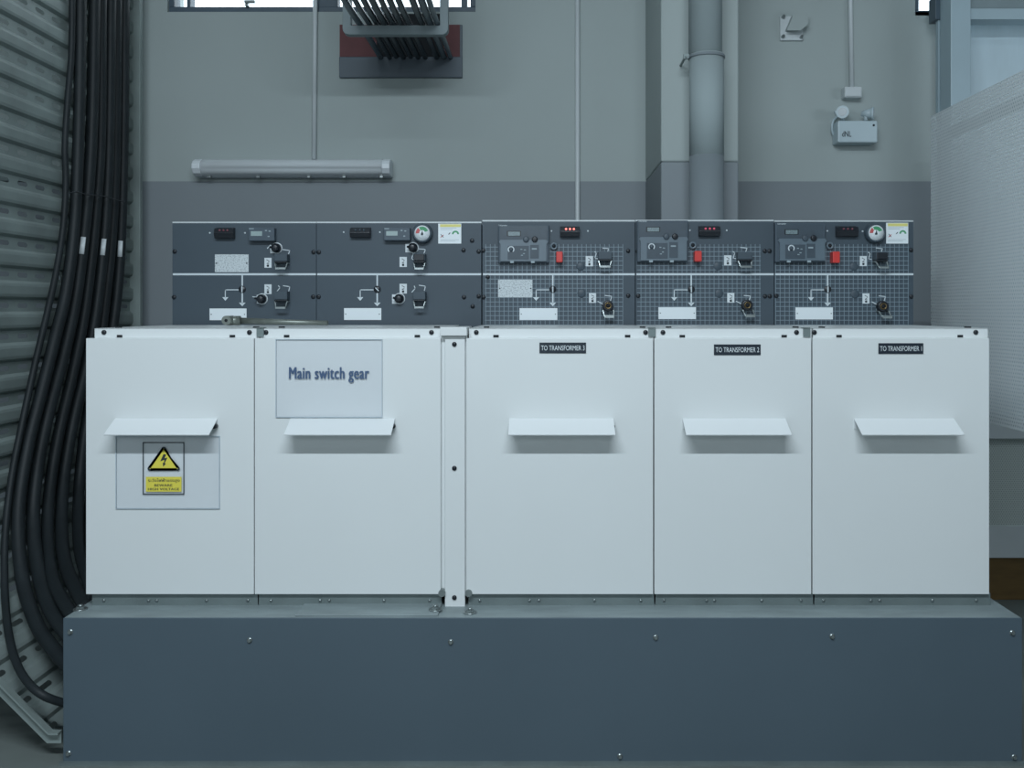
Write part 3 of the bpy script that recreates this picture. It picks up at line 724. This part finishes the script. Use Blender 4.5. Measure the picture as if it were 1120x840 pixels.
def rail(yc, k='galv', lip=.045):
    """side plate of the tray with a folded rim, mitred at the bends"""
    m = MB(); t = .004; nrm = [g[4] for g in segs]; off = []
    for i in range(len(path)):
        a = nrm[max(i-1, 0)]; b = nrm[min(i, len(nrm)-1)]; bx, bz_ = a[0]+b[0], a[1]+b[1]; L2 = bx*bx+bz_*bz_
        off.append((2*bx/L2, 2*bz_/L2))
    at = lambda i, d: (path[i][0]+off[i][0]*d, path[i][1]+off[i][1]*d)
    for i in range(len(path)-1):
        m.prism([at(i, 0), at(i+1, 0), at(i+1, lip), at(i, lip)], yc-t/2, yc+t/2, k)
        m.prism([at(i, lip-.004), at(i+1, lip-.004), at(i+1, lip), at(i, lip)], yc-.018, yc-t/2, k)
    return m.build('side_rail', tr)
rail(TY1, 'tray'); rail(TY0, 'tray', .03)
for z in (.7, 1.5, 2.3):
    m = MB(); m.box(XL, TX-.004, TY1-.3, TY1-.26, z-.02, z+.02, 'galv'); m.build('wall_arm', tr)

# power cables on the tray
def xat(py, e):
    return min(1, max(0, (py-470)/(e-470)))**3
CAB = [
 (.0095, [(79,-330),(79,-180),(79,0),(78,60),(74,110),(71,160),(72,200),(69,250),(61,300),(51,345),(38,400),(25,460),(13,520),(6,580),(5,640),(9,690),(18,725),(32,748),(50,762),(74,770)], 'thin black cable at the outer edge that loops lowest beside the grey base', None, .7),
 (.0175, [(87,-330),(87,-180),(88,0),(87,100),(84,200),(80,260),(72,320),(60,370),(45,430),(30,490),(20,560),(24,630),(39,680),(57,708),(82,735)], 'thick black untagged cable just inside the thin outer cable', None, .85),
 (.0185, [(104,-330),(104,-180),(103,0),(101,120),(97,200),(90,270),(82,330),(69,390),(53,450),(41,510),(36,570),(43,630),(58,672),(86,706)], 'thick black cable carrying the white tag farthest from the wall corner', 272, .9),
 (.0165, [(112,-330),(112,-180),(111,0),(110,150),(105,230),(99,290),(91,350),(79,410),(65,470),(55,530),(52,590),(60,640),(88,686)], 'black cable squeezed between the two outermost tagged cables', None, .9),
 (.018, [(122,-330),(122,-180),(121,0),(119,150),(116,230),(112,280),(105,340),(94,400),(80,460),(70,520),(67,580),(74,625),(97,668)], 'thick black cable carrying the middle one of the three white tags', 274, .9),
 (.0165, [(129,-330),(129,-180),(128,0),(126,180),(122,260),(116,320),(106,400),(93,470),(86,540),(87,600),(104,655)], 'black cable squeezed between the middle tag and innermost tag', None, .95),
 (.0175, [(137,-330),(137,-180),(136,0),(135,150),(132,260),(128,320),(120,380),(110,450),(101,520),(99,580),(110,640)], 'thick black cable with white tag closest to the wall corner', 277, .95),
]
for r_, pts, lab, tagy, fr_ in CAB:
    yend = pts[-1][1]
    wp = []
    for (a, b) in pts:
        t = xat(b, yend); xw = (TX+RB+.004+r_)*(1-t)+(bx0+.0005)*t
        d = xw*F/(a-VX); wp.append(P(a, b, d))
    sm = smooth_path(wp)
    rt = empty('power_cable', wp[-1], lab, 'cable', 'black power cables on the tray')
    m = MB(); m.tube(sm, r_, 'rubber', 14); m.build('sheath', rt)
    if tagy:
        i = min(range(len(sm)), key=lambda k: abs(VY-(sm[k].z-CZ)*F/sm[k].y-tagy))
        p, tdir = sm[i], (sm[i+1]-sm[i-1]).normalized()
        view = (Vector((0,0,CZ))-p).normalized(); view = (view-tdir*view.dot(tdir)).normalized(); side = tdir.cross(view)
        m = MB(); hw, hl = .0075, .028; vv = []; n = 6
        for sgn in (-1, 1):
            for k in range(n+1):
                a = (-.5+k/n)*2*math.asin(hw/(r_+.0008))
                vv.append(p+tdir*hl*sgn+(view*math.cos(a)+side*math.sin(a))*(r_+.0008))
        m.add(vv, [(k, k+1, k+n+2, k+n+1) for k in range(n)], 'label', True); o = m.build('white_tag', rt)
        sd = o.modifiers.new('thick', 'SOLIDIFY'); sd.thickness = .0006
def tie(pxs, py, lab):
    m = MB(); pts = []
    for a, b in pxs:
        xw = TX+RB+.046; d = xw*F/(a-VX); pts.append(P(a, b, d))
    m.tube(smooth_path(pts), .0018, 'black', 8); tag(m.build('cable_tie'), lab, 'cable tie', 'wire ties around the cables')
tie([(76,211),(84,210),(96,213),(110,214),(122,217),(136,221)], 0, 'thin dark wire tie across the cables just above their white tags')

# ------------------------------------------------------------------ fittings on the back wall
YW = DW
def conduit(px0, py0, px1, py1, r, lab, box=None):
    a = Vector((PX(px0, YW-.012), YW-.012, PZ(py0, YW-.012))); b = Vector((PX(px1, YW-.012), YW-.012, PZ(py1, YW-.012)))
    o = empty('conduit', (b.x, YW, b.z), lab, 'conduit'); m = MB(); m.tube([a, b], r, 'conduit', 16); m.build('tube', o)
    if box:
        m = MB(); m.prect(*box, YW-.045, .045, 'conduit'); bo = m.build('junction_box', o, bevel=.004)
        k = MB(); k.prect(box[0]+1, box[1]+1.4, box[2]-1, box[3]-1.4, YW-.049, .004, 'conduit'); k.build('box_lid', bo, bevel=.002)
    return o
conduit(345.5, -110, 343.5, 174, .0085, 'thin white conduit dropping from the window to the wall tube lamp')
conduit(631.5, -110, 631.8, 646, .0085, 'thin white conduit running down the bare wall between ladder and round pipe')
conduit(928.5, -110, 931.5, 96, .0085, 'thin white conduit ending in a junction box above the emergency light', (924, 94.5, 943, 106.5))
# tube lamp
YL = YW-.085
tl = empty('tube_lamp', (PX(317, YL), YW, PZ(193, YL)), 'unlit fluorescent tube lamp in a clear cover on the back wall', 'wall lamp')
m = MB(); x0, x1 = PX(209, YL), PX(426, YL); zc = PZ(182, YL); hh = .032
m.box(x0, x1, YW-.03, YW-.001, zc-hh, zc+hh, 'housing'); m.build('housing', tl, bevel=.006)
pr = [(YW-.03, zc-hh), (YW-.055, zc-hh*.97), (YL+.012, zc-hh*.72), (YL, zc-hh*.2), (YL, zc+hh*.3), (YL+.012, zc+hh*.72), (YW-.055, zc+hh*.97), (YW-.03, zc+hh)]; n = len(pr)
m = MB(); m.add([(x0+.03, q, w_) for q, w_ in pr]+[(x1-.03, q, w_) for q, w_ in pr], [(i, i+1, i+1+n, i+n) for i in range(n-1)], 'diffuser', True); m.build('clear_cover', tl)
for xa, xb in ((x0, x0+.03), (x1-.03, x1)):
    m = MB(); m.add([(xa, q, w_) for q, w_ in pr]+[(xb, q, w_) for q, w_ in pr], [tuple(range(n)), tuple(range(2*n-1, n-1, -1))]+[(i, i+n, (i+1)%n+n, (i+1)%n) for i in range(n)], 'housing'); m.build('end_cap', tl, bevel=.003)
for dz in (-.013, .013):
    m = MB(); m.cyl((x0+.032, YW-.055, zc+dz), (1,0,0), .0095, x1-x0-.064, 'white', 16); m.build('tube', tl)
k0 = None
for q in (.07, .32, .58, .76, .95):
    m = MB(); xx = x0+(x1-x0)*q; m.box(xx-.006, xx+.006, YW-.05, YW-.03, zc-hh-.004, zc-hh+.008, 'zinc'); m.build('clip', tl, bevel=.001)
# round pipe in front of the column
pc = 2.93; pr_ = .0535; pxc = PX(772.8, pc)
dp = empty('drain_pipe', (pxc, pc, 0), 'thick round painted pipe standing in front of the concrete column', 'pipe')
m = MB(); m.cyl((pxc, pc, 0), (0,0,1), pr_, BANDZ, 'pipeband', 40); m.cyl((pxc, pc, BANDZ), (0,0,1), pr_, PZ(60, pc)-BANDZ, 'pipe', 40)
m.build('lower_pipe', dp)
m = MB(); m.cyl((pxc-.004, pc, PZ(60, pc)), (0,0,1), pr_-.002, ZC-PZ(60, pc), 'pipe', 40); m.build('upper_pipe', dp)
m = MB(); zc_ = PZ(62, pc); m.cyl((pxc, pc, zc_-.007), (0,0,1), pr_+.003, .008, 'pipeband', 40)
m.box(pxc-pr_-.018, pxc-pr_+.01, pc-.004, pc+.008, zc_-.007, zc_+.007, 'galv'); m.cyl((pxc-pr_-.012, pc-.012, zc_), (0,1,0), .004, .118, 'galv', 12); m.build('pipe_clamp', dp)
# wall bracket plate
br = empty('wall_bracket', (PX(866, YW), YW, PZ(44, YW)), 'square white bracket plate bolted high on the wall right of the pipe', 'bracket')
m = MB(); m.prect(853.5, 17.5, 878.5, 44, YW-.012, .012, 'conduit'); m.build('plate', br, bevel=.002)
m = MB(); d = YW-.02
v = [(PX(859,d),YW-.012,PZ(34,d)),(PX(872,d),YW-.012,PZ(34,d)),(PX(879,d),YW-.012,PZ(28,d)),(PX(879,d),YW-.012,PZ(17,d)),(PX(866,d),YW-.012,PZ(17,d))]
w = [(x+.004, YW-.05, z-.002) for x, _, z in v]
m.add(v+w, [(9,8,7,6,5)]+[(i, (i+1)%5, (i+1)%5+5, i+5) for i in range(5)], 'wall'); m.build('arm_stub', br, bevel=.004)
for a, b in ((856, 19), (855.8, 40.5), (875.8, 41)): 
    m = MB(); m.cyl((PX(a, YW-.012), YW-.012, PZ(b, YW-.012)), (.1,-1,.1), .006, .014, 'zinc', 6, False); m.build('bolt', br)
# emergency light
YE = YW-.07
em = empty('emergency_light', (PX(938, YW), YW, PZ(160, YW)), 'white twin-head emergency light box on the wall below a junction box', 'emergency light')
m = MB(); m.prect(916.5, 131.8, 960, 155.8, YE, .07, 'emer'); bo = m.build('body', em, bevel=.005)
m = MB(); m.text('dNL', PX(921, YE), PX(931, YE), PZ(146.5, YE), YE-.001, 'ink', height=6*YE/F, bold=.03); m.build('logo', bo)
m = MB(); m.lathe(PX(955.6, YE), PZ(137, YE), [(.004, YE-.002), (.004, YE)], 'ink', 12); m.build('test_button', bo)
def head(px, py, d, axis):
    c = Vector((PX(px, d), d, PZ(py, d))); ax = Vector(axis).normalized(); r = .021
    m = MB(); m.tube([c, c+ax*-.022, c+ax*-.04], r, 'emer', 24, True, .008); m.tube([c+ax*.004, c+ax*-.004], r+.002, 'emer', 24)
    m.cyl(c-ax*.024, (0,0,-1), .007, c.z-PZ(131.8, YE), 'emer', 12); o = m.build('lamp_head', em)
    k = MB(); k.tube([c+ax*.0045, c+ax*.006], r*.72, 'diffuser', 20); k.build('lens', o)
head(921.5, 122.5, YE-.005, (-.35,-1,-.1)); head(954.4, 124, YE, (.94,-.42,-.05))
m = MB(); m.tube(smooth_path([(PX(913,YW-.02), YW-.01, PZ(150,YW)), (PX(910,YW-.02), YW-.02, PZ(143,YW)), (PX(911,YW-.02), YW-.02, PZ(134,YW)), (PX(914,YW), YW-.015, PZ(128,YW)), (PX(912,YW), YW-.012, PZ(122,YW))]), .004, 'emer', 8); m.build('supply_cable', em)

# wall sleeve with firestop
YS = YW-.012
sl = empty('wall_sleeve', (PX(438, YS), YW, PZ(85, YS)), 'grey and brown firestopped wall opening where overhead cables pass through', 'wall sleeve')
m = MB(); m.prect(370.8, 62, 505.6, 84.8, YS, .012, 'sleeve'); m.build('lower_plate', sl, bevel=.002)
m = MB(); m.prect(371.5, 27, 412, 62, YS+.004, .008, 'firestop'); m.build('firestop_panel', sl)
m = MB(); m.prect(485, 27, 503, 62, YS+.004, .008, 'firestop'); m.prect(503, 27, 505.6, 62, YS, .012, 'sleeve'); m.build('firestop_panel', sl)
m = MB(); m.prect(412, 15, 485, 62, YW-.004, .004, 'dark'); m.build('opening_shade', sl)  # flat dark plate; the shade inside the opening is put into its colour
# trapeze hanger
YH = 3.1
hg = empty('trapeze_hanger', (PX(432, YH), YH, PZ(38, YH)), 'pale U-shaped steel hanger carrying the overhead cables', 'cable hanger')
hx0, hx1, hz0 = PX(374.5, YH), PX(490, YH), PZ(37.8, YH); hw_, hb_, rr_ = .027, .031, .02
us = [(hx0, ZC), (hx0, hz0+rr_)] + [(hx0+rr_-rr_*math.cos(a), hz0+rr_-rr_*math.sin(a)) for a in (.4, .8, 1.2)] + [(hx0+rr_, hz0), (hx1-rr_, hz0)]
us += [(hx1-rr_+rr_*math.sin(a), hz0+rr_-rr_*math.cos(a)) for a in (.4, .8, 1.2)] + [(hx1, hz0+rr_), (hx1, ZC), (hx1-hw_, ZC), (hx1-hw_, hz0+hb_), (hx0+hw_, hz0+hb_), (hx0+hw_, ZC)]
m = MB(); m.prism(us, YH, YH+.03, 'hangerpaint'); m.build('frame', hg, bevel=.0015)
for a in (hx0+hw_*.5, hx1-hw_*.5):
    k = MB(); k.cyl((a, YH, ZC-.05), (0,-1,0), .009, .008, 'zinc', 6, False); k.build('bolt', hg)
zb = PZ(27.5, YH)
for k, (px, lift, r_, key) in enumerate(((392, 0, .011, 'overcable'), (403, 0, .009, 'overdark'), (411, .004, .010, 'overdark'), (420, 0, .011, 'overdark'), (429, .003, .0095, 'overdark'), (438, 0, .0105, 'overdark'), (447, 0, .010, 'overdark'), (461, 0, .011, 'overdark'), (470, .0, .012, 'overcable'), (478, 0, .009, 'overcable'))):
    x = PX(px, YH); z = zb+r_+lift
    m = MB(); m.tube(smooth_path([(x, 2.42, ZC), (x, 2.43, z+.9), (x, 2.47, z+.35), (x, 2.6, z+.12), (x, 2.76, z+.02), (x, 2.92, z), (x, YH, z), (x+.004, 3.3, z-.006), (x+.006, YW-.007, z-.012)]), r_, key, 10)
    tag(m.build('overhead_cable'), ('grey' if key == 'overcable' else 'dark')+' cable running overhead across the pale hanger into the wall sleeve', 'cable', 'overhead cables')

# ------------------------------------------------------------------ cage and perforated guard on the right
XG = 1.30
gd = empty('perforated_guard', (XG, 2.8, .72), 'large pale perforated steel guard panel beside the right end of the cabinets', 'guard panel')
z0, z1 = .721, 1.702; y1 = 3.156; y0 = 1.6
m = MB(); m.box(XG, XG+.0012, y0, y1, z0, z1, 'mesh'); m.build('perforated_sheet', gd)
m = MB(); m.box(XG+.004, XG+.008, y1-.075, y1-.04, z0, z1, 'steelpaint'); m.build('frame_post', gd)
m = MB(); m.box(XG+.004, XG+.008, y0, y1-.075, z1-.10, z1-.065, 'steelpaint'); m.box(XG+.004, XG+.008, y0, y1-.075, z0, z0+.03, 'steelpaint'); m.build('frame_rail', gd)
m = MB(); m.box(XG+.0012, XG+.03, y1-.002, y1, z0, z1, 'steelpaint'); m.build('end_flange', gd)
m = MB(); m.box(XG+.008, XG+.02, y1-.06, y1-.045, 0, z0+.05, 'steelpaint'); m.build('support_leg', gd)
# steel post and beams
YP = 3.27
st = empty('steel_post', (PX(1051, YP), YP, 0), 'pale blue painted steel post rising behind the perforated guard', 'steel post')
m = MB(); m.box(PX(1040, YP), PX(1062, YP), YP, YP+.09, 0, ZC, 'steelpaint'); m.build('post', st, bevel=.003)
m = MB(); m.box(PX(1023.5, YP+.12), PX(1034, YP+.12), YP+.10, YP+.12, PZ(130, YP+.12), ZC, 'steelpaint'); m.build('back_plate', st)
m = MB(); m.box(PX(1022, YP+.1), PX(1034, YP+.1), YP+.09, YP+.15, PZ(22, YP+.1), PZ(-4, YP+.1), 'winframe'); m.build('cleat', st, bevel=.002)
cb = empty('cage_beam', (1.9, YP, 2.05), 'pale steel cage beam running right from the top of the post', 'steel beam')
xb0, xb1 = PX(1062, YP)+.0005, XR
m = MB(); m.box(xb0, xb1, YP+.02, YP+.09, PZ(21, YP+.02), PZ(9, YP+.02), 'steelpaint'); m.build('lower_flange', cb, bevel=.002)
m = MB(); m.box(xb0, xb1, YP+.05, YP+.06, PZ(9, YP+.02), PZ(-30, YP+.02), 'hangerpaint'); m.build('web', cb)
# low perforated screen behind, its kerb and brown board
YK = 3.40
lo = empty('perforated_screen', (1.9, YK, .15), 'low shaded perforated screen under the guard panel at the right', 'screen')
sx0 = PX(1062, YK)
m = MB(); m.box(sx0, XR, YK, YK+.0015, .25, .62, 'mesh2'); m.build('perforated_sheet', lo)
m = MB(); m.box(sx0, XR, YK+.03, YK+.034, .62, PZ(4, YK), 'backsheet'); m.build('upper_sheet', lo)
m = MB(); m.box(sx0, XR, YK-.03, YK+.02, PZ(480, YK-.03), PZ(462, YK-.03), 'conduit'); m.build('top_rail', lo, bevel=.002)
m = MB(); m.box(sx0, XR, YK-.01, YK+.015, .155, .27, 'conduit'); m.build('bottom_rail', lo, bevel=.002)
m = MB(); m.box(sx0, XR, YK+.002, YK+.05, 0, .155, 'brown'); tag(m.build('kerb_board', bevel=.002), 'dark brown board on the floor under the perforated screen', 'board')

# ------------------------------------------------------------------ camera
cd = bpy.data.cameras.new('camera'); cam = bpy.data.objects.new('camera', cd); COL.objects.link(cam)
cam.location = (0, 0, CZ); cam.rotation_euler = (math.pi/2, 0, 0)
cd.sensor_width = 36; cd.lens = F/1120*36
cd.shift_x = -(VX-560)/1120; cd.shift_y = -(420-VY)/1120
cd.clip_start = .05
scene.camera = cam

# ------------------------------------------------------------------ light: fluorescent batten overhead, added fill lamps, daylight in the back windows
def area_lamp(name, loc, sx, sy, power, rot, col=(.80, .915, 1.0)):
    l = bpy.data.lights.new(name, 'AREA'); l.shape = 'RECTANGLE'; l.size = sx; l.size_y = sy; l.energy = power; l.color = col
    o = bpy.data.objects.new(name, l); COL.objects.link(o); o.location = loc; o.rotation_euler = rot; return o
area_lamp('ceiling_batten', (-.22, .1, 2.6), 1.9, .04, 57, (math.radians(28), 0, 0))
area_lamp('ceiling_batten', (-.3, -1.2, 3.74), 1.9, .05, 19, (math.radians(28), 0, 0))  # second row added as ambient fill, lined up with the first one's shadows
area_lamp('cage_fill', (2.2, 2.2, 1.7), .6, .3, 3.5, (math.pi/2, 0, 0))  # unseen lamp added to brighten the sheet and screen behind the guard
area_lamp('fill_behind', (-.6, -3.0, 1.9), 3.2, 1.6, 42, (math.pi/2, 0, 0))  # soft fill added behind the camera to lift the handle shadows
w = bpy.data.worlds.new('sky'); scene.world = w; w.use_nodes = True
bg = w.node_tree.nodes['Background']; bg.inputs['Color'].default_value = (.86, .94, 1, 1); bg.inputs['Strength'].default_value = 3.2

scene.view_settings.view_transform = 'Standard'; scene.view_settings.look = 'None'
scene.view_settings.gamma = 1; scene.view_settings.use_curve_mapping = False
scene.view_settings.exposure = .03
